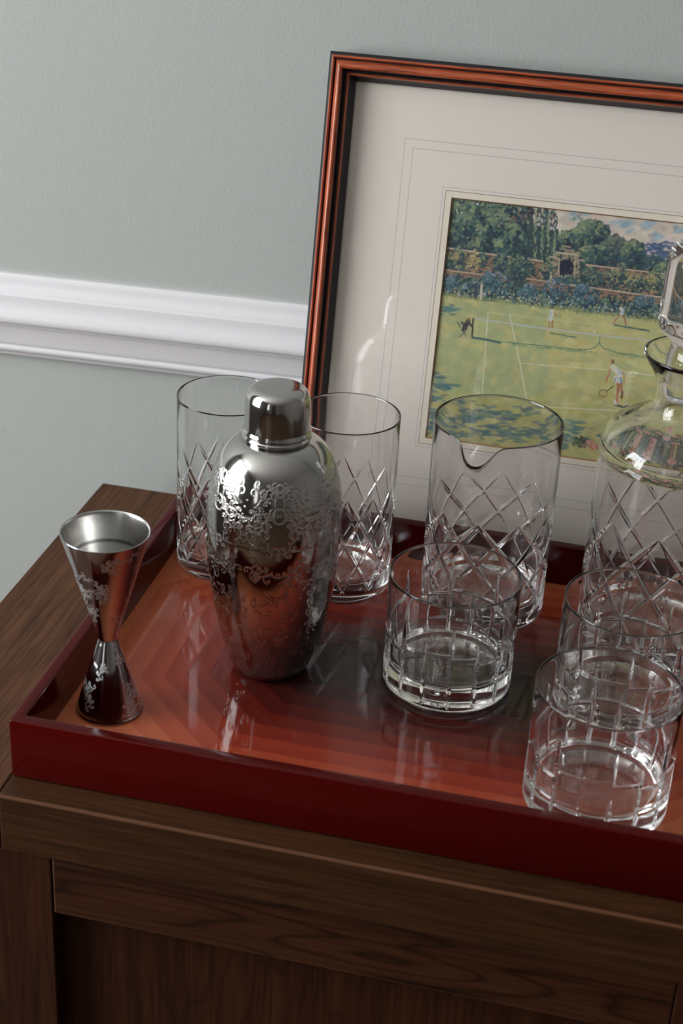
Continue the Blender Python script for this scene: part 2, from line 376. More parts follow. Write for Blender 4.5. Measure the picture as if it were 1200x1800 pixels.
# mixing glass with pouring lip
MG = (.24096, .27256); RMG, HMG = .0441, .1446
pf, no = tumbler_profile(RMG, HMG, .0036, .0145, .0055, .089, .00038, lip=.00055)
azs = faz(*MG) - math.radians(15)
def spout(TH, Z, R):
    d = (TH - azs + PI) % (2 * PI) - PI; g = np.exp(-(np.abs(d) / .23) ** 2.5); s = np.clip((Z - (HMG - .032)) / .032, 0, 1) ** 2.2
    rim = np.clip((Z - (HMG - .03)) / .03, 0, 1) ** 1.5
    sh = np.exp(-(np.abs(d) / .42) ** 2) 
    return .0100 * g * s - .0006 * sh * s, -.0125 * (g * .85 + .15 * sh) * rim
glass('mixing_glass', *MG, pf, no, diamond(10, .0858, .0163, RMG, .00145, faz(*MG) - math.radians(9), 4.9, .0018), 600,
      'cut-crystal mixing glass with a pinched pouring lip, behind the lone short tumbler', 'glass', None, spout)
# rocks glasses
RR_, RH = .0425, .0802
def brick(TH, Z):
    n = 16; t = TH * n / (2 * PI); kcol = np.round(t).astype(int) % n; d = (t - np.round(t)) * 2 * PI * RR_ / n
    top = np.where(kcol % 2 == 0, .0640, .0515); env = np.clip((top - Z) / .016, 0, 1) ** .7 * np.clip((Z - .0050) / .002, 0, 1)
    out = .0015 * np.clip(env - np.abs(d) / .0016, 0, 1)
    cell = np.floor(t).astype(int) % 4; off = np.choose(cell, [0, -.0035, .0015, .0025])
    for z0 in (.0410, .0205):
        dz = Z - z0 - off * (1 if z0 > .03 else -.5); out = np.maximum(out, .0012 * np.clip(1 - np.abs(dz) / .0014, 0, 1))
    return out
pf, no = tumbler_profile(RR_, RH, .0034, .0135, .0048, .066, .00042, corner=.0040, lip=.00045)
RK = [(.23386, .16847, 'short cut-crystal tumbler standing alone in front of the mixing glass, over the dark tray centre', 0),
      (.34605, .16921, 'short cut-crystal tumbler standing in front of the decanter and behind the frontmost tumbler', .13),
      (.34016, .06649, 'frontmost short cut-crystal tumbler, near the front rim of the tray', .22)]
r0 = glass('rocks_glass', RK[0][0], RK[0][1], pf, no, brick, 576, RK[0][2], 'glass', 'short rocks glasses'); r0.rotation_euler.z = faz(*RK[0][:2]) + math.radians(3)
for x, y, lb, a in RK[1:]:
    o = r0.copy(); COL.objects.link(o); o.location = (x, y, ZF + .0002); o.rotation_euler.z = faz(x, y) + a; o['label'] = lb
# decanter
DX, DY = .3635, .2600
dec = empty('decanter', (DX, DY, ZF + .0002), 'cut-crystal decanter with flared neck and tall cylindrical stopper, before the framed picture', 'decanter')
RD = .0540
op = [(.0016, 0), (.0012, .030), (.0004, .044), (0, .0485), (.0005, .0510), (.0022, .0532), (.005, .0540), (.012, .0540)]
for i in range(1, 261): op.append((.012 + (.143 - .012) * i / 260, .0540))
op += smoothp([(.143, .0540), (.149, .0536), (.155, .0517), (.1600, .0482), (.1640, .0430), (.1672, .0360), (.1700, .0300), (.1740, .0253), (.1800, .0228), (.1870, .0224), (.1940, .0236), (.2010, .0268), (.2070, .0308), (.2115, .0336)], 4)[1:]
nd = len(op)
ip = smoothp([(.2130, .0340), (.2138, .0334), (.2130, .0322), (.2075, .0280), (.2020, .0240), (.1965, .0208), (.190, .0198), (.181, .0198), (.1745, .0225), (.1700, .0268), (.1665, .0335), (.1625, .0405), (.1585, .0452), (.1540, .0486), (.148, .0503), (.140, .0508), (.06, .0506), (.026, .0505)], 3)
ip += [(.0195, .0490), (.0165, .0455), (.0152, .040), (.0148, .02), (.0147, 0)]
dcut = diamond(10, .1063, .0225, RD, .00150, faz(DX, DY) - math.radians(5.5), 4.4, .0020)
me, _, _ = lathe_np('bottle', op + ip, 620, lambda TH, Z, R, I: (np.where(I < nd, -dcut(TH, Z), 0), np.zeros_like(TH))); link('bottle', me, M_glass, dec)
sp_ = [(.1840, 0), (.1840, .0150), (.1845, .0168), (.1858, .0175), (.1945, .0188), (.2020, .0194)] + smoothp([(.2020, .0194), (.2090, .0198), (.2150, .0186), (.2190, .0180), (.2225, .0192), (.2262, .0228), (.2292, .0262), (.2320, .0278), (.2355, .0281)], 4)[1:]
sp_ += [(.24, .0281), (.25, .0280), (.26, .0279), (.27, .0277), (.2760, .0276), (.2785, .0271), (.2815, .0252), (.2838, .0230), (.2845, .0218), (.2847, .0205), (.2847, 0)]
me, _, _ = lathe_np('stopper', sp_, 96); so = link('stopper', me, M_glass, dec); so['label'] = 'solid cylindrical crystal stopper with bevelled top'

# ------------------------------------------------------------------ ornament rasters
def splat(img, x, y, r, val, wrap=True):
    H_, W_ = img.shape; R_ = int(math.ceil(r * 2)); xi, yi = int(x), int(y)
    ys = np.arange(max(0, yi - R_), min(H_, yi + R_ + 1)); xs_ = np.arange(xi - R_, xi + R_ + 1)
    if len(ys) == 0: return
    g = val * np.clip(1.5 - np.hypot(xs_[None] - x, ys[:, None] - y) / r, 0, 1); xx = xs_ % W_
    blk = img[np.ix_(ys, xx)]; img[np.ix_(ys, xx)] = np.maximum(blk, np.clip(g, 0, 1))
def scroll(img, x, y, ang, size, turn, w, val, leafy=True, depth=0):
    """an acanthus scroll: stem that curls into a spiral, shedding side leaves"""
    n = max(10, int(size * 3.2)); px, py = x, y; a = ang
    for i in range(n):
        t = i / n; curv = turn * (1.1 + 5.5 * t ** 2.0) / size; ds = size * 2.6 / n * (1 - .35 * t)
        px += math.cos(a) * ds; py += math.sin(a) * ds; a += curv * ds
        splat(img, px, py, w * (1 - .45 * t) * (1 + .25 * math.sin(i)), val)
        if leafy and depth < 1 and i % max(3, n // 5) == 2 and t < .8:
            scroll(img, px, py, a - turn * 1.0, size * .42, -turn, w * .85, val, True, depth + 1)
    splat(img, px, py, w * 1.15, val)

# ------------------------------------------------------------------ cocktail shaker
SX, SY = .11784, .15049
shk = empty('cocktail_shaker', (SX, SY, ZF + .0002), 'engraved silver cocktail shaker with domed cap, in front of the highball glasses', 'shaker')
NS = 780
pr = smoothp([(.0006, .0215), (.0020, .0235), (.0060, .0262), (.0120, .0285), (.0220, .0317), (.0330, .0347), (.0450, .0373), (.0580, .0394), (.0720, .0411), (.0880, .0423), (.1040, .0428), (.1200, .0424), (.1310, .0415), (.1400, .0401), (.1480, .0379), (.1550, .0347), (.1600, .0311), (.1635, .0272), (.1655, .0236), (.1662, .0212)], 21)
pr = [(.0006, 0)] + pr + [(.1668, .0200), (.1675, .0150), (.1675, 0)]
body = pr[1:-1]; zb_ = np.array([a[0] for a in body]); arc = np.concatenate([[0], np.cumsum(np.hypot(np.diff(zb_), np.diff([a[1] for a in body])))])
PXM = 3000.0   # raster px per metre
HR = int(arc[-1] * PXM) + 2; WR = int(2 * PI * .042 * PXM)
img = np.zeros((HR, WR), np.float32); rnd = random.Random(5)
fz = (faz(SX, SY) % (2 * PI)) / (2 * PI) * WR
def zr(z): return float(np.interp(z, zb_, arc)) * PXM
# upper collar of scrolls, hanging swags, four-fold around, with medallions
for q in range(6):
    cx = fz + WR * (q / 6 + .012); cy = zr(.130)
    for s in (-1, 1):
        scroll(img, cx + s * 6, cy + 20, PI / 2 - s * .5, 34, s * 1.0, 1.25, 1.0); scroll(img, cx + s * 8, cy, PI / 2 - s * 1.3, 28, -s * 1.0, 1.25, 1.0)
        scroll(img, cx + s * 30, cy - 12, -PI / 2 + s * .9, 26, s * 1, 1.2, 1); scroll(img, cx + s * 22, cy + 34, PI / 2 - s * .9, 20, s * 1, 1.1, 1)
        scroll(img, cx + s * 54, cy - 6, PI / 2 + s * .3, 28, s * 1, 1.2, 1); scroll(img, cx + s * 40, cy - 30, PI - (PI / 2 - s * 1.0), 24, -s, 1.1, 1)
        scroll(img, cx + s * 48, cy + 22, PI / 2 + s * .9, 30, -s, 1.2, 1); scroll(img, cx + s * 18, cy - 44, -PI / 2 + s * .4, 26, -s, 1.2, 1); scroll(img, cx + s * 46, cy - 52, s * .3 + (PI if s < 0 else 0), 24, s, 1.1, 1)
        # central medallion flourish below
        scroll(img, cx + s * 10, zr(.094), -PI / 2 + s * .7, 34, s * 1, 1.2, .9); scroll(img, cx + s * 34, zr(.088), PI / 2 - s * .4, 20, s * 1, 1.3, .9)
        scroll(img, cx + s * 14, zr(.072), -PI / 2 + s * 1.2, 30, -s * 1, 1.1, .8)
    for a in np.linspace(0, 2 * PI, 40): splat(img, cx + 9 * math.cos(a), cy + 56 + 12 * math.sin(a), 1.8, 1)
    for a in np.linspace(0, 2 * PI, 40): splat(img, cx + 13 * math.cos(a), cy + 8 + 15 * math.sin(a), 1.8, 1)
    for i in range(26): splat(img, cx + WR / 12 + rnd.uniform(-22, 22), cy + rnd.uniform(-45, 35), rnd.uniform(1.2, 2.4), rnd.uniform(.5, 1))
# all-over light engraving on the lower body
for i in range(330):
    x = rnd.uniform(0, WR); z = rnd.uniform(.002, .088); s = rnd.choice((-1, 1))
    scroll(img, x, zr(z), rnd.uniform(0, 2 * PI), rnd.uniform(10, 20), s * rnd.uniform(.8, 1.2), 1.3, rnd.uniform(.6, .95), rnd.random() < .35, 1)
for y0 in (zr(.1085),):
    for x in range(0, WR, 1): splat(img, x, y0, 1.0, .5)
def smp(TH, A):
    xi = (TH / (2 * PI) * WR) % WR; yi = np.clip(A * PXM, 0, HR - 2); x0 = xi.astype(int) % WR; x1 = (x0 + 1) % WR; y0 = yi.astype(int); fx = xi - np.floor(xi); fy = yi - y0
    return (img[y0, x0] * (1 - fx) + img[y0, x1] * fx) * (1 - fy) + (img[y0 + 1, x0] * (1 - fx) + img[y0 + 1, x1] * fx) * fy
E_ = {}
def sd(TH, Z, R, I):
    e = smp(TH, np.repeat(arc[:, None], NS, 1)); E_['e'] = e; return -.00005 * e, 0 * e
me, TH_, Z_ = lathe_np('body', pr, NS, sd); e = E_['e'].ravel(); attr(me, 'engrave', np.concatenate([e, [0, 0]])); link('body', me, M_shaker, shk)['label'] = 'silver body engraved with scrolling foliage'
cp = [(.1668, 0), (.1668, .0190), (.1672, .0212), (.1680, .0216), (.1690, .0213), (.1694, .0207), (.1700, .0206), (.1704, .0211), (.1712, .0213), (.1722, .0210), (.1730, .0204)] + \
     smoothp([(.1730, .0204), (.180, .0203), (.1880, .0201), (.1925, .0197), (.1958, .0188), (.1980, .0174), (.1993, .0156)], 5)[1:] + [(.1999, .0142), (.2003, .0120), (.2005, .006), (.2006, 0)]
me, _, _ = lathe_np('cap', cp, 128); attr(me, 'engrave', np.zeros(len(me.vertices))); link('cap', me, M_cap, shk)['label'] = 'smooth polished domed cap'

# ------------------------------------------------------------------ jigger
JX, JY = .0347, .07235
jig = empty('jigger', (JX, JY, ZF + .0002), 'double-cone steel jigger etched with scrolls, in the left front corner of the tray', 'jigger')
def jr(z): return .0065 + (z - .0550) * (.0271 - .0065) / (.1265 - .0550)
up = [(.0520, .0058)] + [(.0535 + .0015, .0064)] + [(z, jr(z)) for z in np.linspace(.0570, .1260, 230)] + [(.1265, .0268)]
inner = [(.1262, .0263)] + [(z, jr(z) - .0009) for z in np.linspace(.1255, .0650, 60)] + [(.0635, .0060), (.063, 0)]
lo = [(.0002, 0), (.0002, .0205), (.0004, .02125), (.0012, .0213)] + [(z, .0212 - (z) * (.0212 - .0066) / .0495) for z in np.linspace(.002, .0490, 180)] + [(.0510, .0060), (.0519, .0058)]
def jimg(w, h, seeds, size, wd):
    im = np.zeros((h, w), np.float32)
    for (x, y, a, s, t) in seeds: scroll(im, x, y, a, s * size, t, wd, 1.0)
    return im
JN = 420; PJ = 3400.
jf = (faz(JX, JY) % (2 * PI)) / (2 * PI)
def jraster(zlo, zhi, rref, seed, dens, size, wd):
    w = int(2 * PI * rref * PJ); h = int((zhi - zlo) * PJ); rr = random.Random(seed); im = np.zeros((h, w), np.float32)
    for i in range(dens):
        x = jf * w + rr.uniform(-.5, .5) * w; y = rr.uniform(.08, .9) * h; s = rr.choice((-1, 1))
        for m in range(rr.randint(2, 4)): scroll(im, x + rr.uniform(-9, 9), y + rr.uniform(-9, 9), rr.uniform(0, 2 * PI), rr.uniform(.7, 1.2) * size, s, wd, 1.0)
    return im
def sample(im, TH, F):
    h, w = im.shape; xi = (TH / (2 * PI) * w).astype(int) % w; yi = np.clip((F * (h - 1)).astype(int), 0, h - 1); return im[yi, xi]
imu = jraster(.057, .126, .019, 3, 24, 19, 1.35); iml = jraster(.002, .049, .015, 12, 13, 19, 1.5)
def mkj(name, prof, im, z0, z1, inner_from=None, mats=None, label=None):
    me, TH, Z = lathe_np(name, prof, JN, None)
    e = sample(im, TH, np.clip((Z - z0) / (z1 - z0), 0, 1)) * ((Z > z0 + .002) & (Z < z1 - .001))
    if inner_from is not None:
        rows = np.arange(Z.shape[0])[:, None] >= inner_from; ring_ = (np.abs(Z - .1085) < .0006) | (np.abs(Z - .0965) < .0006); e = np.where(rows, ring_ * .8, e)
    npole = len(me.vertices) - e.size; attr(me, 'engrave', np.concatenate([e.ravel(), np.zeros(npole)])); o = link(name, me, mats, jig)
    if inner_from is not None:
        mi = np.zeros(len(me.polygons), np.int32); mi[inner_from * JN:] = 1; me.polygons.foreach_set('material_index', mi)
    o['label'] = label; return o
mkj('upper_cup', up + inner, imu, .057, .126, len(up), [M_jig, M_brushed], 'larger cup with brushed inside marked by two fill lines')
mkj('lower_cup', lo, iml, .002, .049, None, [M_jig], 'smaller upturned cup etched with bold scrolls')

# ------------------------------------------------------------------ framed picture
FX, FY, FA, FB = .0815, .3410, math.radians(0.0), math.radians(11.4509)
FHT, FM, FWID = .3660, .0192, .4640
fr_ = empty('picture_frame', (FX, FY, 0), 'framed garden tennis painting in a red-brown and black moulding, leaning on the wall', 'picture')
fr_.rotation_euler = (-FB, 0, 0)
# local frame: x right, z up, -y toward the room (front); origin on the mat plane
V0 = .0019
prf = [(0, -.0090), (0, .0078), (.0006, .0090), (.0020, .0094), (.0023, .0100), (.0028, .0112), (.0034, .0116), (.0039, .0112), (.0043, .0100), (.0048, .0094), (.0054, .0096), (.0058, .0110), (.0066, .0130), (.0078, .0146), (.0090, .0150),
       (.0102, .0146), (.0112, .0132), (.0118, .0112), (.0122, .0098), (.0130, .0090), (.0138, .0090), (.0142, .0098), (.0147, .0101), (.0152, .0096), (.0156, .0078), (.0170, .0050), (.0190, .0026), (.0192, .0016), (.0192, .0006)]
dark_seg = lambda xm: xm < .00245 or .0041 < xm < .0056 or .0114 < xm < .0140 or xm > .0154
def rail_piece(side):
    L, Rr, B_, T_ = 0, FWID, V0, FHT
    V = []; al = []; ac = []
    NSEG = 2
    for t in (0, 1):
        for (w_, h_) in prf:
            if side == 'left': x = L + w_; z = (B_ + w_) if t == 0 else (T_ - w_)
            if side == 'right': x = Rr - w_; z = (T_ - w_) if t == 0 else (B_ + w_)
            if side == 'top': z = T_ - w_; x = (L + w_) if t == 0 else (Rr - w_)
            if side == 'bottom': z = B_ + w_; x = (Rr - w_) if t == 0 else (L + w_)
            V.append((x, -h_, z)); al.append((z if side in ('left', 'right') else x) + {'left': 0, 'right': 5, 'top': 9, 'bottom': 13}[side]); ac.append(w_)
    n_ = len(prf); Q = []; mi = []
    for i in range(n_ - 1): Q.append((i, n_ + i, n_ + i + 1, i + 1)); mi.append(1 if dark_seg((prf[i][0] + prf[i + 1][0]) / 2) else 0)
    Q.append((n_ - 1, 2 * n_ - 1, n_, 0)); mi.append(1)
    me = mesh_np('moulding', V, np.array(Q), None, True); attr(me, 'along', al); attr(me, 'across', ac); me.polygons.foreach_set('material_index', np.array(mi, np.int32)[:len(me.polygons)])
    bm = bmesh.new(); bm.from_mesh(me); bmesh.ops.recalc_face_normals(bm, faces=bm.faces[:]); bm.to_mesh(me); bm.free()
    try: me.set_sharp_from_angle(angle=math.radians(48))
    except Exception: pass
    link('moulding', me, [M_or, M_blk], fr_)
for s_ in ('left', 'top', 'right', 'bottom'): rail_piece(s_)
# mat board with a bevelled opening
PU0, PV0, PV1 = .0965, .0946, .2731; PU1 = FWID - PU0
k = NT('cream_mat_board_with_ruled_lines'); tc = k.n('ShaderNodeTexCoord'); sp3 = k.n('ShaderNodeSeparateXYZ'); k.l(tc.outputs['Object'], sp3.inputs[0])
cu, cv = (PU0 + PU1) / 2, (PV0 + PV1) / 2; hu, hv = (PU1 - PU0) / 2, (PV1 - PV0) / 2
du = k.math('SUBTRACT', k.math('ABSOLUTE', k.math('SUBTRACT', sp3.outputs[0], cu)), hu); dv = k.math('SUBTRACT', k.math('ABSOLUTE', k.math('SUBTRACT', sp3.outputs[2], cv)), hv)
dd = k.math('MAXIMUM', du, dv)
n1 = k.n('ShaderNodeTexNoise', Scale=900.0, Detail=3.0); k.l(tc.outputs['Object'], n1.inputs['Vector'])
col = k.mix(n1.outputs[0], (.73, .665, .60), (.78, .715, .645))
def line(dist, half, c_, amt):
    global col
    f = k.math('MULTIPLY', k.math('LESS_THAN', k.math('ABSOLUTE', k.math('SUBTRACT', dd, dist)), half), amt); col = k.mix(f, col, c_)
f = k.math('LESS_THAN', dd, .0045); col = k.mix(f, col, (.76, .69, .58))
line(.0045, .00022, (.16, .10, .045), .9); line(.0068, .00024, (.30, .34, .36), .55)
line(.0315, .00026, (.30, .36, .37), .62); line(.0378, .00026, (.30, .36, .37), .62)
k.l(col, k.b.inputs['Base Color']); k.bump(n1.outputs[0], .15, .0002); k.setb(Roughness=.8); M_mat = k.m
k = NT('ochre_mat_bevel'); k.setb(Base_Color=(.36, .19, .065, 1), Roughness=.7); M_bev = k.m
I0 = FM - .004; bmv = []; 
outer = [(I0, V0 + I0), (FWID - I0, V0 + I0), (FWID - I0, FHT - I0), (I0, FHT - I0)]
opn = [(PU0, PV0), (PU1, PV0), (PU1, PV1), (PU0, PV1)]; bv = .0009
opi = [(PU0 + bv, PV0 + bv), (PU1 - bv, PV0 + bv), (PU1 - bv, PV1 - bv), (PU0 + bv, PV1 - bv)]
V = [(x, 0, z) for x, z in outer] + [(x, 0, z) for x, z in opn] + [(x, .0014, z) for x, z in opi]
Q = [(i, (i + 1) % 4, 4 + (i + 1) % 4, 4 + i) for i in range(4)] + [(4 + i, 4 + (i + 1) % 4, 8 + (i + 1) % 4, 8 + i) for i in range(4)]
me = mesh_np('mat_board', V, np.array(Q), None, False); me.polygons.foreach_set('material_index', np.array([0] * 4 + [1] * 4, np.int32)); link('mat_board', me, [M_mat, M_bev], fr_)['label'] = 'cream mat board with fine pale blue and brown ruled lines'
o = box('glazing', I0 + .002, FWID - I0 - .002, -.0004, -.0003, V0 + I0 + .002, FHT - I0 - .002, M_pane, fr_)
me = mesh_np('glazing', [(I0, -.0005, V0 + I0), (FWID - I0, -.0005, V0 + I0), (FWID - I0, -.0005, FHT - I0), (I0, -.0005, FHT - I0)], np.array([(0, 1, 2, 3)]), None, False)
bpy.data.objects.remove(o); link('glazing', me, M_pane, fr_)
box('backing_board', I0, FWID - I0, .0030, .0045, V0 + I0, FHT - I0, M_blk, fr_)

# ------------------------------------------------------------------ the painting, dabbed onto a fine vertex grid
HM = np.array([[2102.02365, 69.9543537, 510.174318], [194.611188, -2362.6038, 946.584664], [-.15052366, -.229180647, 1.0]]); HI = np.linalg.inv(HM)
RES = .00044; PW = PU1 - PU0; PH = PV1 - PV0; NU = int(PW / RES) + 1; NV = int(PH / RES) + 1
gu = np.linspace(PU0 - .001, PU1 + .001, NU); gv = np.linspace(PV0 - .001, PV1 + .001, NV); GU, GV = np.meshgrid(gu, gv)
def toph(u, v):
    w_ = HM[2, 0] * u + HM[2, 1] * v + 1; return (HM[0, 0] * u + HM[0, 1] * v + HM[0, 2]) / w_, (HM[1, 0] * u + HM[1, 1] * v + HM[1, 2]) / w_
def inv(x, y):
    a = HI @ np.array([x, y, 1.0]); return a[0] / a[2], a[1] / a[2]
PX, PY = toph(GU, GV)
C = np.zeros((NV, NU, 3), np.float32)
pr_ = random.Random(21)
def lawn_y(x): return 517 + (x - 780) * .121
def fillmask(m, c): C[m] = c
C[:] = srgb(203, 192, 176)
def dab(x, y, a, b, ang, c, op=.85, hard=1.6):
    u, v = inv(x, y); R_ = max(a, b) * 1.1 / 2250 / RES * 1.3; jj = (u - gu[0]) / (gu[1] - gu[0]); ii = (v - gv[0]) / (gv[1] - gv[0])
    i0, i1_ = max(0, int(ii - R_ - 1)), min(NV, int(ii + R_ + 2)); j0, j1 = max(0, int(jj - R_ - 1)), min(NU, int(jj + R_ + 2))
    if i0 >= i1_ or j0 >= j1: return
    dx = PX[i0:i1_, j0:j1] - x; dy = PY[i0:i1_, j0:j1] - y; ca, sa = math.cos(ang), math.sin(ang)
    q = ((dx * ca + dy * sa) / a) ** 2 + ((-dx * sa + dy * ca) / b) ** 2
    m = np.clip((1 - q) * hard, 0, 1)[..., None] * op; C[i0:i1_, j0:j1] = C[i0:i1_, j0:j1] * (1 - m) + np.array(c, np.float32) * m
def J(c, j=.16):
    k_ = 1 + pr_.uniform(-j, j); return tuple(max(0, x * k_ * (1 + pr_.uniform(-j * .4, j * .4))) for x in srgb(*c))
def stroke(pts, w_, c, op=.9):
    for (x0, y0), (x1, y1) in zip(pts, pts[1:]):
        n_ = max(1, int(math.hypot(x1 - x0, y1 - y0) / max(.8, w_ * .6)))
        for i in range(n_ + 1): t = i / n_; dab(x0 + (x1 - x0) * t, y0 + (y1 - y0) * t, w_, w_, 0, c, op, 2)
def scatter(n_, fx, cols, size, asp=1.6, ang=None, op=.8):
    for _ in range(n_):
        x, y = fx(); s = pr_.uniform(*size); dab(x, y, s * asp, s, pr_.uniform(0, PI) if ang is None else ang + pr_.uniform(-.25, .25), J(pr_.choice(cols)), op)
XE = 1520
# sky
scatter(700, lambda: (pr_.uniform(930, XE), pr_.uniform(345, 470)), [(206, 194, 178), (198, 184, 170), (212, 202, 188), (190, 182, 176)], (4, 10), 1.8, .1, .6)
for (x, y, s) in ((1012, 380, 11), (1030, 374, 7), (1088, 392, 13), (1100, 398, 12), (1155, 416, 9), (1140, 394, 8), (1195, 405, 10), (1250, 400, 16), (1330, 420, 20), (1420, 425, 22)):
    scatter(16, lambda: (x + pr_.gauss(0, s * .6), y + pr_.gauss(0, s * .35)), [(140, 166, 178), (156, 176, 184), (132, 156, 172)], (2.5, 5.5), 1.8, -.2, .5)
scatter(14, lambda: (pr_.uniform(990, 1200), pr_.uniform(370, 425)), [(205, 150, 135), (196, 160, 140)], (1.5, 3), 2, 0, .6)
# underpainting of the garden
def topline(x): return np.interp(x, [740, 780, 850, 934, 938, 980, 983, 1000, 1035, 1065, 1075, 1110, 1125, 1150, 1200, XE], [340, 345, 350, 362, 396, 408, 414, 405, 390, 405, 418, 425, 440, 458, 462, 470])
m_ = (PY > topline(PX)) & (PX < 1125); C[m_] = srgb(56, 74, 74)
m_ = (PY > topline(PX) + 4) & (PX >= 1125); C[m_] = srgb(58, 76, 78)
# far hill
for _ in range(1300):
    x = pr_.uniform(1112, XE); top = 426 + (x - 1120) * .03 + 2 * math.sin(x * .09); y = pr_.uniform(top, 462 + (x - 1100) * .02); dab(x, y, 5, 2.2, .05, J(pr_.choice([(70, 92, 130), (60, 80, 114), (80, 104, 134), (64, 86, 110)])), .8)
DK = [(30, 46, 66), (36, 58, 70), (28, 40, 58), (42, 66, 74)]; MD = [(70, 96, 84), (62, 92, 96), (84, 108, 88), (56, 84, 92)]; LT = [(128, 144, 108), (112, 134, 104), (142, 150, 112), (104, 126, 112)]
def blob(cx, cy, rx, ry, n_, pal=(DK, MD, LT), sz=(2.0, 5.0), lo_=0.35):
    for _ in range(int(n_ * .42)):
        a = pr_.uniform(0, 2 * PI); r = math.sqrt(pr_.random()); dab(cx + rx * r * math.cos(a), cy + ry * r * math.sin(a), pr_.uniform(*sz) * 1.5, pr_.uniform(*sz), pr_.uniform(0, PI), J(pr_.choice(pal[0] + pal[1])), .85)
    for _ in range(int(n_ * .6)):
        a = pr_.uniform(0, 2 * PI); r = math.sqrt(pr_.random()); x = cx + rx * r * math.cos(a); y = cy + ry * r * math.sin(a)
        t = (y - cy) / ry + (x - cx) / rx * .5 + pr_.gauss(0, .55)
        pp = pal[2] if t < -.45 else (pal[1] if t < .35 else pal[0]); s = pr_.uniform(*sz) * .75; dab(x, y, s * 1.4, s, pr_.uniform(0, PI), J(pr_.choice(pp)), .75)
# big trees on the left
for (cx, cy, rx, ry) in ((805, 372, 32, 32), (850, 375, 38, 32), (800, 415, 30, 30), (850, 420, 38, 32), (895, 395, 34, 32), (915, 370, 22, 16), (900, 435, 34, 26), (870, 400, 22, 18), (820, 395, 20, 18)):
    blob(cx, cy, rx, ry, 260)
for (cx, cy, r) in ((815, 382, 10), (862, 373, 12), (846, 400, 9), (872, 428, 10), (800, 360, 9), (895, 408, 11), (880, 378, 12), (838, 425, 9), (905, 398, 8)):
    scatter(16, lambda: (cx + pr_.gauss(0, r * .55), cy + pr_.gauss(0, r * .5)), LT, (1.8, 3.8), 1.5, None, .6)
for (cx, cy, r) in ((820, 420, 13), (845, 388, 9), (865, 412, 9), (905, 420, 12), (900, 372, 8), (920, 440, 12), (855, 438, 12)):
    scatter(16, lambda: (cx + pr_.gauss(0, r * .6), cy + pr_.gauss(0, r * .6)), DK, (1.8, 4.0), 1.5, None, .7)
scatter(26, lambda: (pr_.uniform(895, 936), pr_.uniform(358, 392)), [(120, 84, 72), (96, 70, 74), (132, 118, 104)], (1.5, 3), 1.5, None, .7)
scatter(20, lambda: (pr_.uniform(795, 935), pr_.uniform(350, 375)), [(186, 190, 188), (200, 190, 176)], (.9, 1.8), 1.3, None, .9)
# poplars
for (cx, top, w_, bot) in ((945, 366, 8, 462), (957, 362, 6, 462), (969, 368, 9, 462), (978, 405, 6, 458)):
    for _ in range(150):
        y = pr_.uniform(top, bot); ww = w_ * min(1, (y - top) / 22 + .25); x = cx + pr_.uniform(-ww, ww) - (y - 410) * .04
        pal = LT if (x - cx) < -ww * .3 and pr_.random() < .7 else (DK if pr_.random() < .62 else MD); dab(x, y, 4.2, 1.6, PI / 2 + pr_.uniform(-.25, .25), J(pr_.choice(pal)), .85)
scatter(10, lambda: (pr_.uniform(938, 978), pr_.uniform(372, 400)), [(190, 186, 178), (150, 50, 60)], (.8, 1.6), 1.6, None, .8)
# trees in the middle and right
blob(993, 425, 13, 18, 120); blob(1035, 415, 32, 28, 330); blob(1055, 408, 16, 18, 110); blob(1080, 440, 24, 26, 220, ([(40, 58, 78), (52, 66, 76)], [(84, 98, 92), (74, 90, 100)], [(108, 120, 108), (120, 126, 106)])); blob(1045, 450, 34, 20, 220)
blob(1112, 445, 22, 22, 240); blob(1145, 470, 20, 20, 200, (DK, [(66, 86, 104), (60, 84, 96)], MD)); blob(1175, 475, 26, 16, 170); blob(1260, 480, 70, 26, 420); blob(1400, 480, 100, 30, 520)
scatter(30, lambda: (1020 + pr_.gauss(0, 9), 400 + pr_.gauss(0, 7)), LT, (1.8, 3.6), 1.5, None, .75)
# upper brick wall, coping
def wallstrip(x0, y0, x1, y1, h, cope=(188, 164, 146)):
    n_ = int((x1 - x0) * h / 14)
    for _ in range(n_):
        t = pr_.random(); x = x0 + (x1 - x0) * t; y = y0 + (y1 - y0) * t + pr_.uniform(0, h); dab(x, y, 3.6, 1.8, .12, J(pr_.choice([(150, 116, 98), (134, 104, 92), (160, 132, 110), (124, 108, 92), (142, 110, 88)])), .9)
    stroke([(x0, y0), (x1, y1)], 1.5, srgb(*cope), .95); stroke([(x0, y0 + 2.6), (x1, y1 + 2.6)], .9, srgb(86, 66, 66), .6)
wallstrip(783, 436, 900, 453, 46); wallstrip(928, 456, 975, 463, 44); wallstrip(1030, 466, 1185, 484, 46); wallstrip(1185, 484, XE, 524, 44)
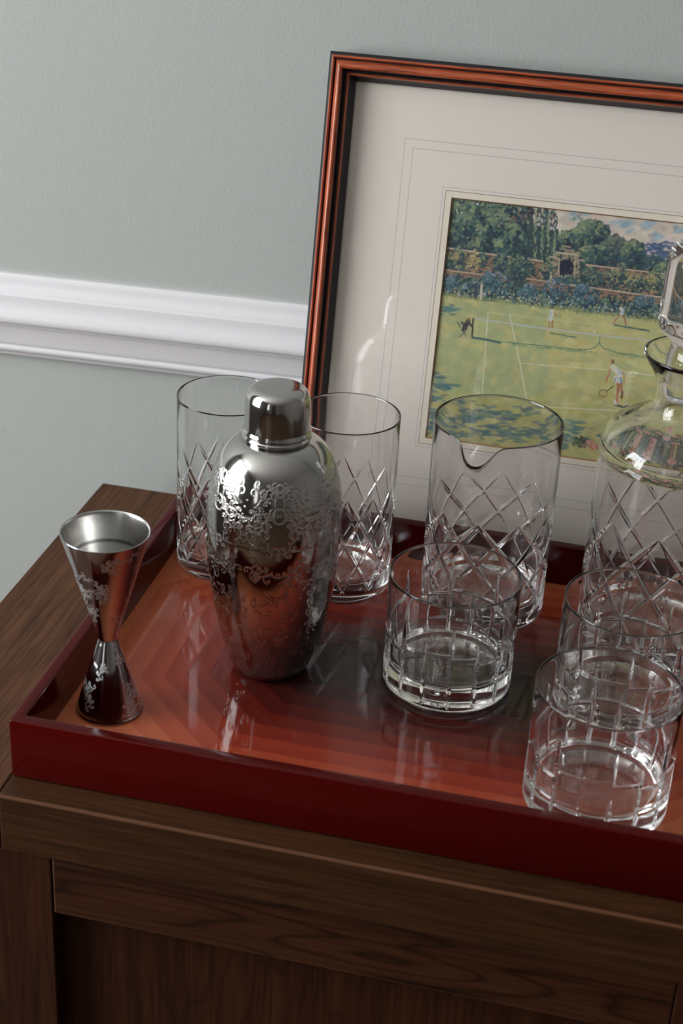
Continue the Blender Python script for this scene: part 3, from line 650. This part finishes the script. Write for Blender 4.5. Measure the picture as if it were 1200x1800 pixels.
# gate
for _ in range(260): x = pr_.uniform(973, 1018); dab(x, pr_.uniform(442 + abs(x - 996) * .1, 500), 2.6, 2, PI / 2, J(pr_.choice([(146, 132, 112), (128, 116, 100), (160, 146, 124)])), .9)
stroke([(978, 444), (1014, 449)], 2.0, srgb(178, 164, 142)); stroke([(984, 438), (1008, 441)], 1.7, srgb(150, 140, 124)); stroke([(990, 433), (1002, 435)], 1.5, srgb(158, 146, 128)); stroke([(966, 452), (978, 453)], 1.5, srgb(176, 160, 140)); stroke([(1016, 457), (1026, 459)], 1.5, srgb(176, 160, 140))
for _ in range(150):
    a = pr_.uniform(-PI, 0); r = math.sqrt(pr_.random()) * 11.5; x = 995 + r * math.cos(a); y = 468 + r * math.sin(a); dab(x, y, 2.2, 1.8, 0, J((26, 36, 58)), .95); dab(995 + pr_.uniform(-11, 11), pr_.uniform(466, 484), 2, 2, 0, J((24, 34, 54)), .95)
stroke([(982, 456), (981, 490)], 1.5, srgb(174, 160, 136)); stroke([(1010, 459), (1009, 494)], 1.6, srgb(172, 156, 130))
scatter(40, lambda: (pr_.uniform(976, 1012), pr_.uniform(484, 492)), [(112, 122, 112), (150, 154, 140), (60, 78, 76)], (1, 2), 2.2, PI / 2, .8)
scatter(70, lambda: (pr_.uniform(972, 1014), pr_.uniform(489, 502)), DK + MD, (2, 3.4), 1.6, None, .85)
# climbers on the wall
for (cx, cy, rx, ry, n_) in ((790, 462, 9, 16, 60), (806, 452, 9, 20, 90), (812, 478, 14, 12, 70), (848, 458, 9, 13, 60), (880, 462, 14, 18, 120), (905, 470, 22, 26, 240), (925, 475, 15, 22, 130), (962, 478, 11, 20, 100), (1038, 485, 14, 18, 120), (1052, 492, 14, 14, 90), (1078, 490, 13, 18, 100), (1095, 485, 9, 22, 90), (1118, 500, 18, 17, 150), (1148, 492, 13, 20, 110), (1170, 500, 18, 18, 130), (1215, 510, 26, 18, 170), (1300, 520, 50, 20, 260), (1430, 535, 80, 20, 380)):
    blob(cx, cy, rx, ry, n_, sz=(1.5, 3.4))
YL = [(168, 156, 104), (156, 150, 98), (138, 140, 94), (176, 164, 124)]
scatter(70, lambda: (832 + pr_.gauss(0, 7), 458 + pr_.gauss(0, 10)), YL, (1.1, 2.3), 1.4, None, .85); scatter(26, lambda: (797 + pr_.gauss(0, 4), 454 + pr_.gauss(0, 6)), YL, (1.1, 2.3), 1.4, None, .8)
scatter(60, lambda: (1112 + pr_.gauss(0, 12), 490 + pr_.gauss(0, 8)), YL, (1, 2.2), 1.4, None, .75); scatter(60, lambda: (1146 + pr_.gauss(0, 7), 490 + pr_.gauss(0, 12)), YL, (1, 2.2), 1.4, None, .75); scatter(30, lambda: (1082 + pr_.gauss(0, 6), 478 + pr_.gauss(0, 8)), YL, (1, 2.1), 1.4, None, .6)
# lower wall
wallstrip(781, 475, 852, 484, 22, (176, 152, 128)); wallstrip(925, 490, 985, 499, 24, (176, 152, 128)); wallstrip(985, 499, 1160, 523, 24, (184, 168, 144)); wallstrip(1160, 523, XE, 566, 24, (184, 168, 144))
# lawn
Lm = PY > lawn_y(PX) + 3; C[Lm] = srgb(176, 172, 118)
def lawn_pt():
    x = pr_.uniform(745, XE); y = pr_.uniform(lawn_y(x), 880); return x, y
scatter(3800, lawn_pt, [(180, 176, 116), (170, 172, 120), (190, 182, 126), (160, 168, 122), (194, 186, 132), (180, 170, 108)], (4, 9), 1.8, .12, .45)
scatter(500, lambda: (pr_.uniform(745, 960), pr_.uniform(530, 700)), [(150, 162, 118), (158, 168, 124)], (5, 10), 1.6, None, .3)
scatter(900, lambda: (pr_.uniform(750, XE), pr_.uniform(690, 860)), [(170, 162, 92), (160, 158, 96)], (4, 9), 1.8, .12, .3)
# flower border
BF = [(92, 118, 128), (116, 138, 146), (84, 110, 116), (128, 142, 156)]
def border(x0, x1, n_, top, bot):
    for _ in range(n_):
        x = pr_.uniform(x0, x1); b = lawn_y(x); y = b - pr_.uniform(bot, top); pal = pr_.choice([DK, MD, MD, DK, LT, BF]); s = pr_.uniform(1.4, 3.4); dab(x, y, s * 1.4, s, pr_.uniform(0, PI), J(pr_.choice(pal)), .85)
border(780, 900, 900, 34, 0); border(900, XE, 3000, 26, 0)
for (cx, cy, rx, ry) in ((873, 500, 22, 22), (858, 490, 12, 12), (790, 498, 12, 10), (978, 508, 24, 18), (1030, 522, 24, 18), (1022, 510, 14, 10), (1132, 532, 20, 12), (930, 512, 16, 12), (1250, 548, 30, 16), (1340, 560, 30, 16)):
    blob(cx, cy, rx, ry, 150, ([(34, 56, 72), (44, 72, 84)], [(70, 104, 116), (84, 116, 122)], BF + [(150, 168, 182)]), sz=(1.3, 3.0))
def bl(): x = pr_.uniform(780, XE); return x, lawn_y(x) - abs(pr_.gauss(7, 6))
scatter(330, bl, [(196, 196, 186), (180, 160, 140), (190, 176, 120), (176, 186, 190), (156, 158, 110)], (.8, 1.7), 1.3, None, .9)
scatter(500, lambda: (lambda x: (x, lawn_y(x) + pr_.uniform(-2, 4)))(pr_.uniform(780, XE)), [(130, 142, 98), (112, 128, 92), (146, 150, 98)], (1, 2.2), 2.2, PI / 2, .7)
scatter(10, lambda: (967 + pr_.gauss(0, 1.2), 486 + pr_.gauss(0, 5)), [(190, 176, 150)], (1, 1.8), 1.3, None, .9)
# dappled shade, foreground
TE = [(76, 116, 118), (86, 124, 118), (66, 102, 112), (96, 130, 116), (80, 106, 122)]
for (x, y, a, n_) in ((790, 545, 14, 16), (768, 662, 12, 6), (778, 680, 24, 16), (762, 702, 18, 16), (765, 730, 16, 22), (762, 750, 14, 18), (805, 715, 18, 14), (830, 735, 26, 18), (800, 745, 22, 20), (860, 730, 20, 10), (920, 728, 26, 12), (895, 735, 16, 8), (880, 752, 34, 22), (840, 762, 36, 24), (930, 762, 40, 24), (980, 768, 34, 22), (960, 752, 28, 12), (1005, 748, 24, 12), (1008, 758, 20, 8), (1060, 770, 34, 12), (900, 770, 36, 20), (790, 765, 24, 22), (985, 782, 30, 18), (1130, 800, 60, 30), (1230, 800, 70, 40), (1340, 820, 80, 50), (1450, 830, 70, 40)):
    scatter(int(n_ * 1.7), lambda: (x + pr_.gauss(0, a * .6), y + pr_.gauss(0, 4.6)), TE, (1.3, 3.2), 4.0, .1, .66)
scatter(60, lambda: (pr_.uniform(755, 1000), pr_.uniform(705, 775)), [(176, 172, 118), (168, 166, 110)], (2, 4), 2.6, .1, .6)
# court lines and net
LN = srgb(202, 198, 172); LF = srgb(188, 186, 150)
stroke([(857, 549), (851, 640), (846, 703)], 1.15, LN, .8); stroke([(895, 554), (908, 615), (917, 660), (925, 705)], 1.25, LN, .8)
stroke([(846, 703), (958, 716), (1100, 723.5), (1260, 745), (XE, 775)], 1.15, LN, .75); stroke([(857, 549), (940, 559), (1072, 573), (1240, 594), (XE, 625)], .9, LF, .7)
stroke([(914, 639), (940, 641), (1068, 651), (1250, 673)], 1.0, LN, .65); stroke([(1114, 588), (1132, 602), (1180, 640), (1260, 705)], .9, LF, .5)
stroke([(836, 561), (900, 570), (960, 578), (1050, 590), (1153, 600), (1300, 617), (XE, 645)], 1.35, srgb(176, 182, 180), .95)
stroke([(835, 562), (836, 592)], .8, LF, .5)
G1 = srgb(76, 118, 100)
stroke([(830, 594), (856, 598), (878, 603)], 2.6, srgb(66, 100, 98), .8); stroke([(878, 601), (960, 609), (1010, 615), (1034, 615), (1046, 611), (1053, 603), (1054, 591)], 1.0, G1, .8); stroke([(1053, 604), (1060, 613), (1085, 621), (1134, 628), (1250, 645)], 1.0, G1, .8)
scatter(60, lambda: (lambda x: (x, 604 + (x - 900) * .1 + pr_.uniform(0, 4)))(pr_.uniform(900, 1050)), [(130, 150, 108), (110, 140, 108)], (1, 2), 3, .1, .6); scatter(40, lambda: (lambda x: (x, 622 + (x - 1080) * .12 + pr_.uniform(0, 4)))(pr_.uniform(1070, 1250)), [(130, 150, 108), (110, 140, 108)], (1, 2), 3, .1, .6)
# umpire
stroke([(831, 561), (829, 593)], 1.8, srgb(52, 46, 48)); 
stroke([(822, 565), (817, 572), (814, 580)], 4.4, srgb(62, 56, 68), 1); stroke([(822, 563), (819, 567)], 2.2, srgb(100, 82, 68), .9); stroke([(824, 568), (828, 574)], 2.4, srgb(50, 54, 74))
scatter(14, lambda: (819 + pr_.gauss(0, 2.4), 573 + pr_.gauss(0, 3)), [(60, 54, 64), (44, 50, 70), (92, 76, 66)], (1.5, 2.6), 1.3, None, .95)
stroke([(825, 554), (828, 557)], 1.8, srgb(196, 180, 148)); dab(824, 560, 2.4, 2.2, 0, srgb(150, 112, 92)); stroke([(823, 580), (821, 594)], 1.7, srgb(166, 158, 134)); stroke([(812, 582), (818, 592)], .8, srgb(60, 60, 64)); stroke([(818, 584), (806, 593)], .8, srgb(70, 70, 72)); stroke([(803, 566), (808, 575)], 1.1, srgb(46, 54, 58))
# spectators
stroke([(836, 500), (835, 524)], 2.6, srgb(58, 66, 84)); dab(836, 496, 1.7, 1.9, 0, srgb(180, 140, 120)); stroke([(846, 502), (844, 525)], 2.5, srgb(190, 182, 168)); dab(846, 498, 1.6, 1.8, 0, srgb(184, 136, 112))
stroke([(848, 528), (868, 530)], 1.6, srgb(92, 120, 96), .7)
SK = srgb(178, 120, 92); SKD = srgb(146, 88, 66); WH = srgb(204, 204, 192); WB = srgb(160, 178, 190)
# far left player
stroke([(965, 564), (965, 577)], 1.3, SK); stroke([(970, 564), (970, 576)], 1.3, SKD); stroke([(965, 578), (964, 584)], 1.2, srgb(198, 176, 160)); stroke([(969, 547), (967, 562)], 4.0, WH); stroke([(968, 549), (966, 557)], 1.8, WB, .8); dab(966, 562, 4.6, 2.6, 0, srgb(184, 194, 186)); dab(970, 541, 2.4, 2.8, 0, srgb(78, 50, 46)); dab(969.5, 543.5, 1.4, 1.4, 0, SK)
stroke([(974, 549), (976, 556)], 1, SK); 
for a in np.linspace(0, 2 * PI, 18): dab(981 + 4.2 * math.cos(a), 554.5 + 3.3 * math.sin(a), .75, .75, 0, srgb(112, 84, 60), .8)
stroke([(967, 586), (985, 589), (1012, 594)], 1.3, srgb(78, 118, 96), .85)
# far right player
stroke([(1090, 554), (1082, 562), (1076, 571)], 1.5, SK); stroke([(1094, 555), (1098, 563), (1100, 573)], 1.5, SKD); dab(1075, 571, 2.2, 1.2, .4, WH); dab(1101, 574, 2, 1.2, .3, WH)
stroke([(1091, 543), (1092, 552)], 3.9, srgb(194, 190, 172)); stroke([(1095, 544), (1094, 552)], 2.0, WB); dab(1092, 536, 2.2, 2.8, 0, srgb(160, 116, 92)); dab(1092, 534.5, 2.2, 1.6, 0, srgb(120, 80, 60)); stroke([(1088, 546), (1091, 549)], 1, srgb(60, 50, 60))
stroke([(1080, 572), (1104, 576), (1140, 582)], 1.7, srgb(70, 104, 98), .9)
# near player, seen from behind, reaching down
stroke([(1081, 713), (1100, 717), (1136, 720)], 2.0, srgb(40, 66, 74), .95); stroke([(1100, 715), (1122, 718)], 2.2, srgb(38, 60, 70), .9)
stroke([(1085, 674), (1085, 690), (1083, 708)], 2.7, SK); stroke([(1088, 674), (1087, 690)], 1.5, SKD); stroke([(1091, 672), (1092, 684), (1093, 692)], 2.3, srgb(170, 108, 78)); stroke([(1093, 690), (1092, 700)], 2.4, srgb(112, 66, 52)); stroke([(1090, 688), (1090, 696)], 1.0, srgb(196, 186, 176))
stroke([(1080, 705), (1082, 711)], 2.3, srgb(200, 196, 184)); 
stroke([(1081, 663), (1082, 671)], 3.0, WH); stroke([(1087, 662), (1088, 671)], 4.2, srgb(188, 194, 192)); stroke([(1090, 664), (1091, 672)], 2.2, srgb(118, 156, 184)); stroke([(1082, 665), (1081, 671)], 1.2, srgb(118, 156, 184))
stroke([(1077, 646), (1083, 652), (1089, 660)], 5.2, srgb(206, 202, 184)); stroke([(1084, 648), (1090, 655)], 3.2, srgb(186, 190, 184)); stroke([(1088, 654), (1091, 658)], 1.8, srgb(140, 170, 188), .8)
stroke([(1072, 650), (1069, 660), (1065, 669)], 1.8, SK); stroke([(1094, 655), (1097, 662), (1096, 672)], 1.2, SK); dab(1065, 671, 1.6, 1.8, 0, SK); dab(1076, 636, 4.0, 4.6, 0, srgb(92, 62, 52)); dab(1073, 635, 2.3, 3.4, 0, srgb(200, 150, 96), .9)
stroke([(1077, 680), (1066, 688)], 1.1, srgb(62, 44, 44)); dab(1059.5, 692, 6.2, 5.6, 0, srgb(180, 156, 98), .55)
for a in np.linspace(0, 2 * PI, 30): dab(1059.5 + 7 * math.cos(a), 692 + 6.2 * math.sin(a), .95, .95, 0, srgb(98, 72, 54), .9)
dab(1044, 584, 2.0, 2.0, 0, srgb(214, 214, 202))
# roses in the lower right corner
blob(1020, 778, 14, 10, 60, ([(52, 60, 58), (46, 54, 60)], [(70, 88, 70)], [(96, 104, 76)]), sz=(1.6, 3.2)); blob(1120, 785, 60, 34, 420, ([(46, 56, 60), (52, 62, 56)], [(76, 92, 74)], [(112, 118, 84)]), sz=(2, 4)); blob(1250, 800, 100, 50, 700, ([(46, 56, 60), (52, 62, 56)], [(76, 92, 74)], [(112, 118, 84)]), sz=(2, 5)); blob(1400, 820, 100, 60, 700, ([(46, 56, 60), (52, 62, 56)], [(76, 92, 74)], [(112, 118, 84)]), sz=(2, 5))
for (x, y, r) in [(1036, 782, 7), (1047, 788, 6), (1075, 795, 7), (1095, 770, 6), (1100, 790, 8), (1118, 778, 7), (1130, 800, 9), (1150, 772, 8), (1165, 790, 9), (1185, 775, 9), (1180, 808, 9), (1205, 795, 10), (1140, 755, 6), (1175, 750, 7), (1230, 780, 9), (1260, 800, 10), (1300, 790, 9), (1340, 815, 10), (1390, 800, 10)]:
    scatter(14, lambda: (x + pr_.gauss(0, r * .45), y + pr_.gauss(0, r * .4)), [(190, 132, 116), (204, 150, 132), (176, 108, 98), (210, 168, 148)], (1.8, 3.6), 1.3, None, .85)
C *= 1.06; C *= (1 + rng.normal(0, .035, (NV, NU, 1))).astype(np.float32)
V = np.stack([GU, np.full_like(GU, .0016), GV], -1).reshape(-1, 3)
i_ = np.arange(NV - 1)[:, None] * NU; j_ = np.arange(NU - 1)[None]; Q = np.stack([i_ + j_, i_ + j_ + 1, i_ + NU + j_ + 1, i_ + NU + j_], -1).reshape(-1, 4)
me = mesh_np('painting', V, Q, None, False)
ca = me.color_attributes.new('paint', 'FLOAT_COLOR', 'POINT'); rgba = np.ones((NV * NU, 4), np.float32); rgba[:, :3] = np.clip(C.reshape(-1, 3), 0, 1); ca.data.foreach_set('color', rgba.ravel())
k = NT('oil_paint_dabs'); a = k.n('ShaderNodeVertexColor', layer_name='paint'); k.l(a.outputs[0], k.b.inputs['Base Color']); n1 = k.n('ShaderNodeTexNoise', Scale=900.0, Detail=3.0); t_ = k.n('ShaderNodeTexCoord'); k.l(t_.outputs['Object'], n1.inputs['Vector']); k.bump(n1.outputs[0], .15, .0002); k.setb(Roughness=.6)
link('painting', me, k.m, fr_)['label'] = 'painting of a mixed tennis match on a lawn before a walled garden with an arched gate'
